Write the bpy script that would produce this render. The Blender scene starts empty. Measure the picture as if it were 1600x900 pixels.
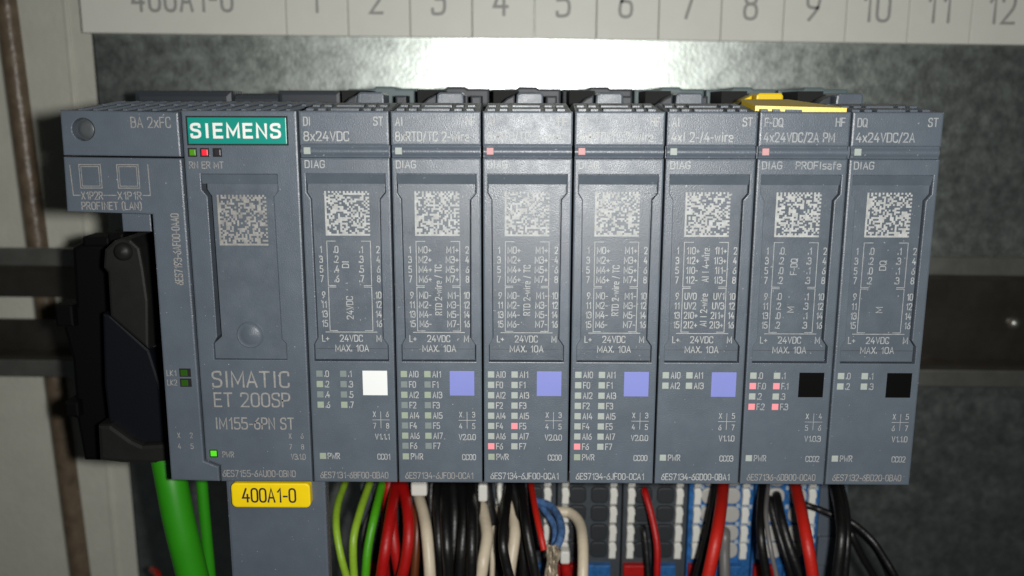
import bpy, bmesh, math, random
from mathutils import Vector, Matrix
random.seed(7)
S = 0.001                                   # everything below is written in millimetres
sc = bpy.context.scene
col = sc.collection

# ------------------------------------------------------------------ camera
CAM = Vector((36.148, -148.097, 0.338))
TILT, YAW, ROLL, FPX = 0.197218, -0.0077538, 0.0023470, 1400.0
FW = Vector((math.sin(YAW)*math.cos(TILT), math.cos(YAW)*math.cos(TILT), -math.sin(TILT)))
_r = Vector((math.cos(YAW), -math.sin(YAW), 0)); _u = _r.cross(FW)
RT = _r*math.cos(ROLL) + _u*math.sin(ROLL)
UP = -_r*math.sin(ROLL) + _u*math.cos(ROLL)
cam = bpy.data.cameras.new('camera'); camo = bpy.data.objects.new('camera', cam); col.objects.link(camo)
camo.matrix_world = Matrix((( RT.x, UP.x, -FW.x, CAM.x*S), (RT.y, UP.y, -FW.y, CAM.y*S), (RT.z, UP.z, -FW.z, CAM.z*S), (0, 0, 0, 1)))
cam.sensor_width = 36; cam.lens = 36*FPX/1600; cam.clip_start = 0.005; cam.clip_end = 5
cam.dof.use_dof = True; cam.dof.focus_distance = 0.157; cam.dof.aperture_fstop = 17
sc.camera = camo

# ------------------------------------------------------------------ dim surroundings and the phone's flash
w = bpy.data.worlds.new('World'); sc.world = w; w.use_nodes = True
w.node_tree.nodes['Background'].inputs[0].default_value = (0.80, 0.90, 0.92, 1)
w.node_tree.nodes['Background'].inputs[1].default_value = 0.016
la = bpy.data.lights.new('flash', 'AREA'); la.shape = 'DISK'; la.size = 0.007; la.energy = 0.345; la.color = (1.0, 0.99, 0.965)
lo = bpy.data.objects.new('flash', la); col.objects.link(lo)
lo.location = ((CAM.x + 13)*S, (CAM.y - 1)*S, (CAM.z + 1.5)*S)
lo.rotation_euler = (FW + Vector((0, 0, 0.06))).to_track_quat('-Z', 'Y').to_euler()
sc.view_settings.view_transform = 'Standard'; sc.view_settings.look = 'None'; sc.view_settings.exposure = 0; sc.view_settings.gamma = 1
sc.cycles.use_denoising = True; sc.cycles.max_bounces = 6


def at(px, py, y=0.0):
    """the point of the plane at depth y (mm behind the module fronts) that the photograph (1600 x 900) shows at px, py"""
    d = RT*((px-800)/FPX) - UP*((py-450)/FPX) + FW
    return CAM + d*((y-CAM.y)/d.y)

# ------------------------------------------------------------------ materials
def srgb(r, g, b):
    return tuple(((c/255)/12.92 if c/255 <= 0.04045 else ((c/255+0.055)/1.055)**2.4) for c in (r, g, b)) + (1,)

def mat(name, base, rough=0.5, metal=0.0, spec=0.5, grain=0.0, grain_mm=0.15, mottle=0.0, mottle_mm=6, dust=0.0, emit=None, estr=0.0, vary_rough=0.0, coat=0.0):
    m = bpy.data.materials.new(name); m.use_nodes = True
    nt = m.node_tree; b = nt.nodes['Principled BSDF']
    b.inputs['Base Color'].default_value = base; b.inputs['Roughness'].default_value = rough
    b.inputs['Metallic'].default_value = metal; b.inputs['Specular IOR Level'].default_value = spec
    b.inputs['Coat Weight'].default_value = coat
    if emit:
        b.inputs['Emission Color'].default_value = emit; b.inputs['Emission Strength'].default_value = estr
    if grain or mottle or dust or vary_rough:
        tc = nt.nodes.new('ShaderNodeTexCoord')
        src = tc.outputs['Object']
    def noise(mm, det=2, rg=0.5):
        n = nt.nodes.new('ShaderNodeTexNoise'); n.inputs['Scale'].default_value = 1000/mm
        n.inputs['Detail'].default_value = det; n.inputs['Roughness'].default_value = rg
        nt.links.new(src, n.inputs['Vector']); return n
    if grain:
        n = noise(grain_mm, 2); bp = nt.nodes.new('ShaderNodeBump'); bp.inputs['Strength'].default_value = grain
        bp.inputs['Distance'].default_value = grain_mm*S*0.35
        nt.links.new(n.outputs['Fac'], bp.inputs['Height']); nt.links.new(bp.outputs['Normal'], b.inputs['Normal'])
    last = None
    if mottle:
        n = noise(mottle_mm, 5, 0.6)
        r = nt.nodes.new('ShaderNodeMapRange'); r.inputs['From Min'].default_value = 0.3; r.inputs['From Max'].default_value = 0.7
        r.inputs['To Min'].default_value = 1-mottle; r.inputs['To Max'].default_value = 1+mottle
        nt.links.new(n.outputs['Fac'], r.inputs['Value'])
        mx = nt.nodes.new('ShaderNodeVectorMath'); mx.operation = 'SCALE'; mx.inputs[0].default_value = base[:3]
        nt.links.new(r.outputs['Result'], mx.inputs['Scale']); last = mx.outputs[0]
    if dust:
        n = noise(0.5, 1); r = nt.nodes.new('ShaderNodeMapRange'); r.inputs['From Min'].default_value = 0.745; r.inputs['From Max'].default_value = 0.79
        r.inputs['To Max'].default_value = dust
        nt.links.new(n.outputs['Fac'], r.inputs['Value'])
        mx = nt.nodes.new('ShaderNodeMix'); mx.data_type = 'RGBA'
        nt.links.new(r.outputs['Result'], mx.inputs[0]); mx.inputs[6].default_value = base; mx.inputs[7].default_value = (0.5, 0.5, 0.48, 1)
        if last: nt.links.new(last, mx.inputs[6])
        last = mx.outputs[2]
    if last: nt.links.new(last, b.inputs['Base Color'])
    if vary_rough:
        n = noise(3.0, 6, 0.65); r = nt.nodes.new('ShaderNodeMapRange'); r.inputs['From Min'].default_value = 0.3; r.inputs['From Max'].default_value = 0.7
        r.inputs['To Min'].default_value = rough-vary_rough; r.inputs['To Max'].default_value = rough+vary_rough
        nt.links.new(n.outputs['Fac'], r.inputs['Value']); nt.links.new(r.outputs['Result'], b.inputs['Roughness'])
    return m

M = dict(
    housing=mat('module_plastic', (0.092, 0.112, 0.137, 1), 0.38, spec=0.62, grain=0.62, grain_mm=0.19, mottle=0.09, mottle_mm=7, dust=0.65, vary_rough=0.07),
    panel=mat('panel_plastic', (0.090, 0.109, 0.131, 1), 0.37, spec=0.60, grain=0.50, grain_mm=0.18, mottle=0.08, mottle_mm=6, dust=0.45, vary_rough=0.08),
    dark=mat('base_plastic', (0.030, 0.036, 0.044, 1), 0.5, grain=0.3, grain_mm=0.25),
    baseblue=mat('base_plastic_light', (0.11, 0.15, 0.155, 1), 0.5, grain=0.3, grain_mm=0.25),
    black=mat('black_plastic', (0.002, 0.002, 0.0025, 1), 0.6, spec=0.12, grain=0.2, grain_mm=0.3),
    blackgrey=mat('plug_grey_plastic', (0.013, 0.013, 0.0125, 1), 0.5, spec=0.25, grain=0.2, grain_mm=0.3, mottle=0.2),
    plugblue=mat('plug_blue_black_plastic', (0.004, 0.005, 0.008, 1), 0.5, spec=0.2, grain=0.2, grain_mm=0.3),
    pitch=mat('gap_shade_black', (0.004, 0.004, 0.004, 1), 0.8),  # near-black; in gaps and recesses it stands in for their shade
    yellow=mat('yellow_plastic', srgb(236, 200, 0), 0.4, grain=0.2, grain_mm=0.25),
    label=mat('yellow_label', srgb(246, 212, 6), 0.45, mottle=0.05, mottle_mm=4),
    ink=mat('black_ink', (0.02, 0.02, 0.02, 1), 0.6),
    printed=mat('laser_print', (0.40, 0.41, 0.40, 1), 0.6, mottle=0.22, mottle_mm=0.9),
    printhaze=mat('laser_print_hazed', (0.33, 0.345, 0.35, 1), 0.6, mottle=0.25, mottle_mm=0.9),  # same print, dulled in its colour for glare and soft focus
    printwarm=mat('laser_print_faint', (0.27, 0.265, 0.25, 1), 0.6, mottle=0.28, mottle_mm=0.8),
    teal=mat('teal_plate', srgb(14, 138, 124), 0.35, mottle=0.04),
    white=mat('white_print', (0.80, 0.80, 0.77, 1), 0.45),
    markwhite=mat('marker_white', (0.79, 0.81, 0.80, 1), 0.5),
    markblue=mat('marker_lilac', srgb(124, 132, 198), 0.5, mottle=0.03),
    markblack=mat('marker_black', (0.002, 0.002, 0.002, 1), 0.6, spec=0.08),
    led=mat('light_window', (0.36, 0.40, 0.37, 1), 0.5, spec=0.2, mottle=0.1, mottle_mm=0.8),
    leddim=mat('light_window_dim', (0.20, 0.235, 0.23, 1), 0.5, spec=0.2, mottle=0.1, mottle_mm=0.8),
    ledgreen=mat('light_window_greenish', (0.31, 0.36, 0.28, 1), 0.5, spec=0.2, mottle=0.1, mottle_mm=0.8),
    ledred=mat('light_window_red', (0.62, 0.26, 0.28, 1), 0.5, spec=0.2, emit=(1, 0.16, 0.20, 1), estr=0.26),
    ledpale=mat('light_window_pale_red', (0.50, 0.30, 0.30, 1), 0.5, spec=0.1, emit=(1, 0.25, 0.25, 1), estr=0.10),
    lampgreen=mat('lamp_green', (0.06, 0.16, 0.01, 1), 0.3, emit=(0.10, 0.55, 0.01, 1), estr=0.22),
    lampbright=mat('lamp_green_bright', (0.06, 0.3, 0.01, 1), 0.3, emit=(0.10, 0.9, 0.02, 1), estr=0.6),
    lampdark=mat('lamp_green_off', (0.02, 0.06, 0.006, 1), 0.3, emit=(0.05, 0.3, 0.01, 1), estr=0.08),
    lampred=mat('lamp_red', (0.5, 0.02, 0.03, 1), 0.3, emit=(1, 0.02, 0.05, 1), estr=0.5),
    lampoff=mat('lamp_off', (0.03, 0.025, 0.03, 1), 0.3),
    zinc=mat('galvanised_steel', (0.55, 0.60, 0.56, 1), 0.375, metal=0.985, grain=0.12, grain_mm=1.0, mottle=0.15, mottle_mm=4.5, vary_rough=0.07),
    rail=mat('rail_steel', (0.42, 0.42, 0.38, 1), 0.42, metal=0.93, grain=0.05, grain_mm=2, mottle=0.15, mottle_mm=6),
    railweb_shade=mat('rail_web_steel_shaded', (0.30, 0.27, 0.23, 1), 0.30, metal=0.96, grain=0.05, grain_mm=2, mottle=0.2, mottle_mm=9),  # same steel as the lips; channel shade and brown seal reflection tint the colour
    cream=mat('cream_paint', (0.60, 0.60, 0.52, 1), 0.38, grain=0.25, grain_mm=1.6, mottle=0.05, mottle_mm=9),
    strip=mat('label_strip_plastic', (0.78, 0.775, 0.70, 1), 0.5, grain=0.1, grain_mm=0.5, mottle=0.02),
    engraved=mat('grey_engraving', (0.34, 0.34, 0.32, 1), 0.6),
    brown=mat('brown_seal', (0.15, 0.112, 0.074, 1), 0.38, grain=0.4, grain_mm=1.5, mottle=0.3, mottle_mm=4),
    green=mat('green_sheath', srgb(44, 138, 18), 0.42, mottle=0.05),
    yg=mat('yellow_green_sheath', srgb(140, 178, 48), 0.44, mottle=0.06, mottle_mm=3, grain=0.25, grain_mm=1.1),
    grass=mat('bright_green_sheath', srgb(74, 158, 20), 0.44, grain=0.25, grain_mm=1.1),
    red=mat('red_sheath', srgb(166, 10, 8), 0.5, mottle=0.05, grain=0.25, grain_mm=1.1),
    redbright=mat('bright_red_sheath', srgb(186, 30, 18), 0.5, mottle=0.05, grain=0.25, grain_mm=1.1),
    ivory=mat('ivory_sheath', srgb(205, 192, 168), 0.44, mottle=0.04, grain=0.25, grain_mm=1.1),
    blackwire=mat('black_sheath', (0.0045, 0.0043, 0.0043, 1), 0.45, spec=0.6, grain=0.25, grain_mm=1.1),
    greywire=mat('grey_sheath', (0.15, 0.145, 0.14, 1), 0.4),
    brownwire=mat('brown_sheath', srgb(98, 48, 20), 0.38),
    bluewire=mat('blue_sheath', srgb(72, 104, 148), 0.4, mottle=0.5, mottle_mm=1.2),
    braid=mat('copper_braid', (0.40, 0.34, 0.25, 1), 0.4, metal=0.3, mottle=0.5, mottle_mm=0.7),
    lever=mat('white_lever', (0.72, 0.715, 0.66, 1), 0.45),
    blue=mat('blue_plastic', srgb(38, 92, 148), 0.45, mottle=0.45, mottle_mm=1.6),
    termbox=mat('terminal_plastic', (0.050, 0.058, 0.066, 1), 0.5, grain=0.3, grain_mm=0.25, mottle=0.15, mottle_mm=2),
    termmark=mat('pale_blue_mark', (0.34, 0.42, 0.50, 1), 0.5, mottle=0.3, mottle_mm=0.8),
    tooth=mat('plug_tooth_grey', (0.045, 0.044, 0.042, 1), 0.5, spec=0.3),
    brass=mat('brass_contact', (0.45, 0.30, 0.05, 1), 0.35, metal=0.8),
    entry=mat('wire_entry_dark', (0.018, 0.022, 0.026, 1), 0.6),
    entrypale=mat('wire_entry_pale', (0.42, 0.41, 0.38, 1), 0.5),
    screw=mat('screw_head', (0.075, 0.082, 0.086, 1), 0.4, grain=0.2, grain_mm=0.4),
)

# ------------------------------------------------------------------ mesh helpers
def link(name, me, parent=None):
    o = bpy.data.objects.new(name, me); col.objects.link(o)
    if parent is not None: o.parent = parent
    return o

def tag(o, label, cat, group=None):
    o['label'] = label; o['category'] = cat
    if group: o['group'] = group
    return o

def thing(name, label, cat, group=None):
    return tag(link(name, None), label, cat, group)

def structure(o):
    o['kind'] = 'structure'; return o

def mesh(name, vs, fs, m, parent=None, smooth=False, data_only=False):
    me = bpy.data.meshes.new(name)
    me.from_pydata([(v[0]*S, v[1]*S, v[2]*S) for v in vs], [], fs)
    me.materials.append(M[m]); me.validate()
    if smooth:
        me.polygons.foreach_set('use_smooth', [True]*len(me.polygons)); me.set_sharp_from_angle(angle=math.radians(50))
    me.update()
    return me if data_only else link(name, me, parent)

def finish(name, bm, m, parent=None, data_only=False):
    bmesh.ops.recalc_face_normals(bm, faces=bm.faces)
    bmesh.ops.scale(bm, vec=(S, S, S), verts=bm.verts)
    me = bpy.data.meshes.new(name); bm.to_mesh(me); bm.free(); me.materials.append(M[m])
    return me if data_only else link(name, me, parent)

def prism_bm(bm, poly, y0, y1, bevel=0.0, holes=None, hole_y=None, hole_bevel=0.12):
    """poly: (x,z) outline; front at y0, back at y1"""
    f = [bm.verts.new((x, y0, z)) for x, z in poly]; b = [bm.verts.new((x, y1, z)) for x, z in poly]
    n = len(poly); bm.faces.new(f); bm.faces.new(b[::-1])
    for i in range(n): bm.faces.new((f[i], f[(i+1) % n], b[(i+1) % n], b[i]))
    if bevel:
        ed = [e for e in bm.edges if e.verts[0] in f and e.verts[1] in f]
        bmesh.ops.recalc_face_normals(bm, faces=bm.faces)
        bmesh.ops.bevel(bm, geom=ed, offset=bevel, segments=2, profile=0.6, affect='EDGES', clamp_overlap=True)

def prism(name, poly, y0, y1, m, parent=None, bevel=0.0, data_only=False):
    bm = bmesh.new(); prism_bm(bm, poly, y0, y1, bevel); return finish(name, bm, m, parent, data_only)

def rect(x0, x1, z0, z1): return [(x0, z0), (x1, z0), (x1, z1), (x0, z1)]

def box(name, x0, x1, y0, y1, z0, z1, m, parent=None, bevel=0.0, data_only=False):
    return prism(name, rect(x0, x1, z0, z1), y0, y1, m, parent, bevel, data_only)

def framed(name, outer_r, outer_l, hole_r, hole_l, y0, ypocket, yback, m, parent, bevel=0.28, hb=0.13):
    """a front with a pocket. every list runs from the top middle to the bottom middle"""
    bm = bmesh.new()
    V = lambda p, y: bm.verts.new((p[0], y, p[1]))
    ot, ob, ht, hb_ = V(outer_r[0], y0), V(outer_r[-1], y0), V(hole_r[0], y0), V(hole_r[-1], y0)
    R = [V(p, y0) for p in outer_r[1:-1]]; L = [V(p, y0) for p in outer_l[1:-1]]
    hr = [V(p, y0) for p in hole_r[1:-1]]; hl = [V(p, y0) for p in hole_l[1:-1]]
    bm.faces.new([ot] + R + [ob, hb_] + hr[::-1] + [ht])
    bm.faces.new([ob] + L[::-1] + [ot, ht] + hl + [hb_])
    oloop = [ot] + R + [ob] + L[::-1]; hloop = [ht] + hr + [hb_] + hl[::-1]
    for loop, yb in ((oloop, yback), (hloop, ypocket)):
        bk = [bm.verts.new((v.co.x, yb, v.co.z)) for v in loop]; n = len(loop)
        for i in range(n): bm.faces.new((loop[i], loop[(i+1) % n], bk[(i+1) % n], bk[i]))
    bmesh.ops.recalc_face_normals(bm, faces=bm.faces)
    os_, hs = set(oloop), set(hloop)
    e1 = [e for e in bm.edges if e.verts[0] in os_ and e.verts[1] in os_]
    e2 = [e for e in bm.edges if e.verts[0] in hs and e.verts[1] in hs]
    bmesh.ops.bevel(bm, geom=e2, offset=hb, segments=2, profile=0.6, affect='EDGES')
    e1 = [e for e in e1 if e.is_valid]
    bmesh.ops.bevel(bm, geom=e1, offset=bevel, segments=2, profile=0.6, affect='EDGES')
    return finish(name, bm, m, parent)

def catmull(pts, n=8):
    P = [pts[0]*2-pts[1]] + pts + [pts[-1]*2-pts[-2]]; out = []
    for i in range(1, len(P)-2):
        a, b, c, d = P[i-1:i+3]
        for k in range(n):
            t = k/n
            out.append(0.5*((2*b) + (c-a)*t + (2*a-5*b+4*c-d)*t*t + (3*b-a-3*c+d)*t**3))
    out.append(pts[-1]); return out

def tube(name, pts, r, m, parent=None, seg=14, caps=True, smooth_path=True):
    p = catmull([Vector(q) for q in pts]) if smooth_path else [Vector(q) for q in pts]
    vs, fs = [], []; side = None
    rr = r if isinstance(r, (list, tuple)) else [r]*len(p)
    if len(rr) != len(p): rr = [rr[min(len(rr)-1, int(i*len(rr)/len(p)))] for i in range(len(p))]
    for i, c in enumerate(p):
        t = (p[min(i+1, len(p)-1)] - p[max(i-1, 0)]).normalized()
        if side is None: side = t.orthogonal().normalized()
        side = (side - t*side.dot(t)).normalized(); up = t.cross(side)
        for k in range(seg):
            a = 2*math.pi*k/seg; vs.append(c + (side*math.cos(a) + up*math.sin(a))*rr[i])
    for i in range(len(p)-1):
        for k in range(seg):
            a, b = i*seg+k, i*seg+(k+1) % seg
            fs.append((a, b, b+seg, a+seg))
    if caps: fs += [tuple(range(seg))[::-1], tuple(range((len(p)-1)*seg, len(p)*seg))]
    return mesh(name, vs, fs, m, parent, smooth=True)

def lathe_front(name, x, z, prof, m, parent, seg=24):
    """prof: (radius, y) pairs from the rim to the centre, axis along y"""
    vs, fs = [], []
    for r, y in prof:
        for k in range(seg):
            a = 2*math.pi*k/seg; vs.append((x+r*math.cos(a), y, z+r*math.sin(a)))
    for i in range(len(prof)-1):
        for k in range(seg):
            a, b = i*seg+k, i*seg+(k+1) % seg; fs.append((a, a+seg, b+seg, b))
    return mesh(name, vs, fs, m, parent, smooth=True)

# ------------------------------------------------------------------ stroke lettering (narrow technical letters)
G = {
 '0': '0,0 0,1 .5,1 .5,0 z', '1': '0,.76! .2,1! .2,0', '2': '0,.78 0,1 .48,1 .48,.58 0,0! .5,0',
 '3': '0,.82 0,1 .47,1 .47,.53 .14,.53;.3,.531 .5,.531 .5,0 0,0 0,.18', '4': '.3,1! 0,.3! .55,.3;.4,.56 .4,0',
 '5': '.46,1! .04,1! .02,.57! .5,.6 .5,0 0,0 0,.15', '6': '.42,1! .02,.55 0,0 .5,0 .5,.56 .06,.56', '7': '0,1! .5,1! .17,0',
 '8': '.02,.54 .02,1 .48,1 .48,.54 z;0,.54 0,0 .5,0 .5,.54 z', '9': '.08,0! .48,.45 .5,1 0,1 0,.44 .44,.44',
 'A': '0,0 .27,1! .54,0;.09,.32 .45,.32', 'B': '0,0! 0,1! .46,1 .46,.53! .05,.53;0,0! .5,0 .5,.531 .2,.531',
 'C': '.48,.76 .48,1 0,1 0,0 .48,0 .48,.24', 'D': '0,0! 0,1! .5,1 .5,0 z', 'E': '.45,1! 0,1! 0,0! .45,0;0,.53 .4,.53',
 'F': '.45,1! 0,1! 0,0;0,.5 .4,.5', 'G': '.5,.8 .5,1 0,1 0,0 .5,0 .5,.48! .28,.48', 'H': '0,0 0,1;.5,0 .5,1;0,.53 .5,.53',
 'K': '0,0 0,1;.48,1 0,.42! .5,0', 'I': '0,0 0,1', 'J': '.38,1 .38,0 0,0 0,.2', 'L': '0,1 0,0! .42,0', 'M': '0,0 0,1! .32,.22! .64,1! .64,0', 'N': '0,0 0,1! .5,0! .5,1',
 'O': '0,0 0,1 .52,1 .52,0 z', 'P': '0,0 0,1! .48,1 .48,.45 0,.45', 'Q': '0,0 0,1 .52,1 .52,0 z;.3,.22 .56,-.06',
 'R': '0,0 0,1! .47,1 .47,.48 0,.48;.22,.48 .5,0', 'S': '.46,.8 .46,1 0,1 0,.55 .48,.5 .48,0 0,0 0,.2', 'T': '0,1 .52,1;.26,1 .26,0',
 'U': '0,1 0,0 .5,0 .5,1', 'V': '0,1 .26,0! .52,1', 'W': '0,1 .17,0! .38,.62! .59,0! .76,1', 'X': '0,0 .5,1;0,1 .5,0',
 'x': '0,0 .42,.7;0,.7 .42,0', 'w': '0,.7 .14,0! .29,.62! .44,0! .58,.7', 'i': '0,0 0,.7;0,.88 0,1', 'r': '0,0 0,.7;0,.45 .02,.7 .28,.7',
 'e': '0,.36! .42,.36! .42,.7 0,.7 0,0 .4,0', 's': '.36,.7 0,.7 0,.38 .38,.34 .38,0 0,0', 'a': '.04,.7 .4,.7 .4,0! 0,0 0,.42 .4,.42', 'f': '.3,1 .1,1 .1,0;0,.68 .28,.68',
 '+': '0,.42 .44,.42;.22,.2 .22,.64', '-': '0,.42 .3,.42', '.': '0,0 0,.2', '/': '0,-.1 .32,1.08', '(': '.2,1.1 0,.9 0,.05 .2,-.12', ')': '0,1.1 .2,.9 .2,.05 0,-.12', ' ': '',
}
_parsed = {}
def glyph(ch):
    if ch in _parsed: return _parsed[ch]
    out, wd = [], 0.0
    for part in [p for p in G[ch].split(';') if p]:
        tok = part.split(); closed = tok[-1] == 'z'
        if closed: tok = tok[:-1]
        P = [(Vector([float(c) for c in t.rstrip('!').split(',')]), t.endswith('!')) for t in tok]
        n = len(P); pl = []
        for i, (p, sharp) in enumerate(P):
            if sharp or (not closed and i in (0, n-1)): pl.append(p); continue
            a, b = P[i-1][0], P[(i+1) % n][0]
            r = min(0.26, (a-p).length*0.48, (b-p).length*0.48)
            s, e = p+(a-p).normalized()*r, p+(b-p).normalized()*r
            for k in range(4):
                t = k/3; pl.append(s*(1-t)**2 + p*2*t*(1-t) + e*t*t)
        wd = max([wd] + [p.x for p in pl]); out.append((pl, closed))
    if ch == ' ': wd = 0.22
    if ch in 'I1i': out = [([p+Vector((0.10, 0)) for p in pl], c_) for pl, c_ in out]; wd += 0.20 if ch != '1' else 0.16
    _parsed[ch] = (out, wd); return _parsed[ch]

class Ink:
    """collects flat print lying just above a front plane"""
    def __init__(self, y=-0.03): self.v, self.f, self.y, self.k = [], [], y, 0
    def ribbon(self, pl, wd, closed=False):
        self.k += 1; y = self.y - 0.0015*(self.k % 4)
        n = len(pl); b = len(self.v); q = []
        for p in pl:
            if not q or (p-q[-1]).length > 1e-5: q.append(p)
        if closed and (q[0]-q[-1]).length < 1e-5: q.pop()
        pl = q; n = len(pl)
        for i, p in enumerate(pl):
            a = pl[i-1] if (i or closed) else None; c = pl[(i+1) % n] if (i < n-1 or closed) else None
            d1 = (p-a).normalized() if a is not None else None; d2 = (c-p).normalized() if c is not None else None
            if d1 is None: d1 = d2
            if d2 is None: d2 = d1
            nn = Vector((-(d1.y+d2.y), d1.x+d2.x))
            nn = nn.normalized() if nn.length > 1e-4 else Vector((-d1.y, d1.x))
            s = min(1.8, 1/max(0.3, nn.dot(Vector((-d1.y, d1.x)))))*wd/2
            e = Vector((0, 0))
            if not closed and i == 0: e = -d1*wd*0.35
            if not closed and i == n-1: e = d1*wd*0.35
            for sg in (1, -1):
                r = p + e + nn*s*sg; self.v.append((r.x, y, r.y))
        for i in range(n if closed else n-1):
            j = (i+1) % n; self.f.append((b+2*i, b+2*j, b+2*j+1, b+2*i+1))
    def text(self, s, x, z, h, w=None, align='l', xs=1.0, wt=0.13, gap=0.2, rot=False):
        """z = baseline; w = total width to fit; rot = reads upwards"""
        tot = sum(glyph(c)[1] for c in s) + gap*(len(s)-1)
        if w: xs = w/(tot*h)
        W = tot*h*xs; ox = {'l': 0, 'r': -W, 'c': -W/2}[align]; cx = 0.0
        for c in s:
            st, gw = glyph(c)
            for pl, closed in st:
                q = []
                for p in pl:
                    lx, lz = ox+(cx+p.x)*h*xs, p.y*h
                    q.append(Vector((x-lz, z+lx)) if rot else Vector((x+lx, z+lz)))
                self.ribbon(q, wt*h, closed)
            cx += gw+gap
    def line(self, x0, z0, x1, z1, wd=0.1): self.ribbon([Vector((x0, z0)), Vector((x1, z1))], wd)
    def poly(self, pts, wd=0.1, closed=False): self.ribbon([Vector(p) for p in pts], wd, closed)
    def quad(self, x0, x1, z0, z1):
        b = len(self.v); self.v += [(x0, self.y, z0), (x1, self.y, z0), (x1, self.y, z1), (x0, self.y, z1)]; self.f.append((b, b+1, b+2, b+3))
    def build(self, name, m, parent): return mesh(name, self.v, self.f, m, parent)

def code_square(parent, x0, x1, z0, z1, y, n, seed, m='printed'):
    """a square dot code: solid left and lower edge, dotted upper and right edge, random cells that encode nothing"""
    rnd = random.Random(seed); ink = Ink(y); cw, ch = (x1-x0)/n, (z1-z0)/n
    for j in range(n):
        run = None
        for i in range(n+1):
            if i == n: on = False
            elif i == 0 or j == 0: on = True
            elif j == n-1: on = i % 2 == 0
            elif i == n-1: on = j % 2 == 0
            else: on = rnd.random() < 0.52
            if on and run is None: run = i
            if not on and run is not None:
                ink.quad(x0+run*cw, x0+i*cw, z0+j*ch, z0+(j+1)*ch); run = None
    return ink.build('dot_code', m, parent)

# ------------------------------------------------------------------ the setting
PLATE_Y = 92
structure(box('mounting_plate', -75.0, 260, PLATE_Y, PLATE_Y+2, -190, 95, 'zinc', bevel=0.6))
structure(prism('cabinet_panel', [(-89.5, -190), (-76.2, -190), (-76.2, 95), (-97.6, 95)], 96, 98, 'cream'))
structure(prism('cabinet_side_panel', [(-190, -190), (-96.2, -190), (-104.2, 95), (-190, 95)], 96, 98, 'cream'))
structure(box('cabinet_back', -200, 270, 112, 114, -200, 105, 'pitch'))
tag(tube('door_seal', [(-100.6, 96, 95), (-98.6, 96, 30), (-96.0, 96, -60), (-92.6, 96, -190)], 2.9, 'brown'), 'brown rubber sealing strip running down the cream cabinet panels', 'seal')
# folded edge on the panel beside the plate
structure(prism('panel_fold', [(-83.6, -190), (-82.4, -190), (-82.4, 95), (-83.6, 95)], 95.3, 96.4, 'cream', bevel=0.4))

# label strip above the modules
strip = thing('label_strip', 'cream numbered label strip running along the plate above the modules', 'label strip')
ang = math.radians(-0.62)
def rz_strip(x, z): return (x, z + math.tan(ang)*(x+75))
cells = [-76.2] + [-23.6 + 15.86*i for i in range(16)]
names = ['400A1-0'] + [str(i) for i in range(1, 17)]
for i in range(len(cells)-1):
    a, b = cells[i]+0.08, cells[i+1]-0.08
    c = prism('label_cell', [rz_strip(a, 19.3), rz_strip(b, 19.3), rz_strip(b, 44), rz_strip(a, 44)], 89.4, 91.9, 'strip', strip, bevel=0.22)
    ink = Ink(89.36); zz = rz_strip((a+b)/2, 25.3)[1]
    if i == 0: ink.text(names[0], -62.6, zz-0.35, 6.8, w=25.4, wt=0.115, gap=0.26)
    else: ink.text(names[i], (a+b)/2 - 0.6, zz-0.1-0.055*i, 6.8, align='c', xs=0.9, wt=0.115, gap=0.26)
    ink.build('engraved_lettering', 'engraved', c)

# top-hat rail with long slots
def rail():
    t = thing('mounting_rail', 'slotted steel top-hat rail behind the module row', 'rail')
    zc = lambda x: -53.9 - 0.0068*(x-36)
    def band(nm, x0, x1, za, zb, y0, y1, bev=0.0, m_='railweb_shade'):
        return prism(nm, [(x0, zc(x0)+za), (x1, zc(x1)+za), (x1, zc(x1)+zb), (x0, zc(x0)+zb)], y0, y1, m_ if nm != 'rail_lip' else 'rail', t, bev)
    X0, X1 = -190, 250
    band('rail_lip', X0, X1, 12.7, 17.5, 82.0, 83.2, 0.4); band('rail_lip', X0, X1, -17.5, -12.7, 82.0, 83.2, 0.4)
    band('rail_side', X0, X1, 11.6, 12.68, 82.05, 89.4); band('rail_side', X0, X1, -12.68, -11.6, 82.05, 89.4)
    band('rail_web', X0, X1, 3.1, 11.58, 88.3, 89.4); band('rail_web', X0, X1, -11.58, -3.1, 88.3, 89.4)
    x = -190.0
    for x0, x1 in ((-190, -182), (-157, -149), (-86, -78), (-53, -45), (-20, 13), (38, 46), (71, 79), (104, X1)):
        band('rail_bridge', x0, x1, -3.08, 3.08, 88.3, 89.4)
    return t
rail()
# a fixing screw on the rail at the far side
s = at(1585, 505, 88)
sw = thing('rail_screw', 'small bright domed screw head on the rail beyond the last module', 'screw')
lathe_front('screw_head', s.x, s.z, [(1.7, 88.2), (1.6, 87.6), (1.2, 87.0), (0.6, 86.7), (0.01, 86.6)], 'rail', sw)

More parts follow.
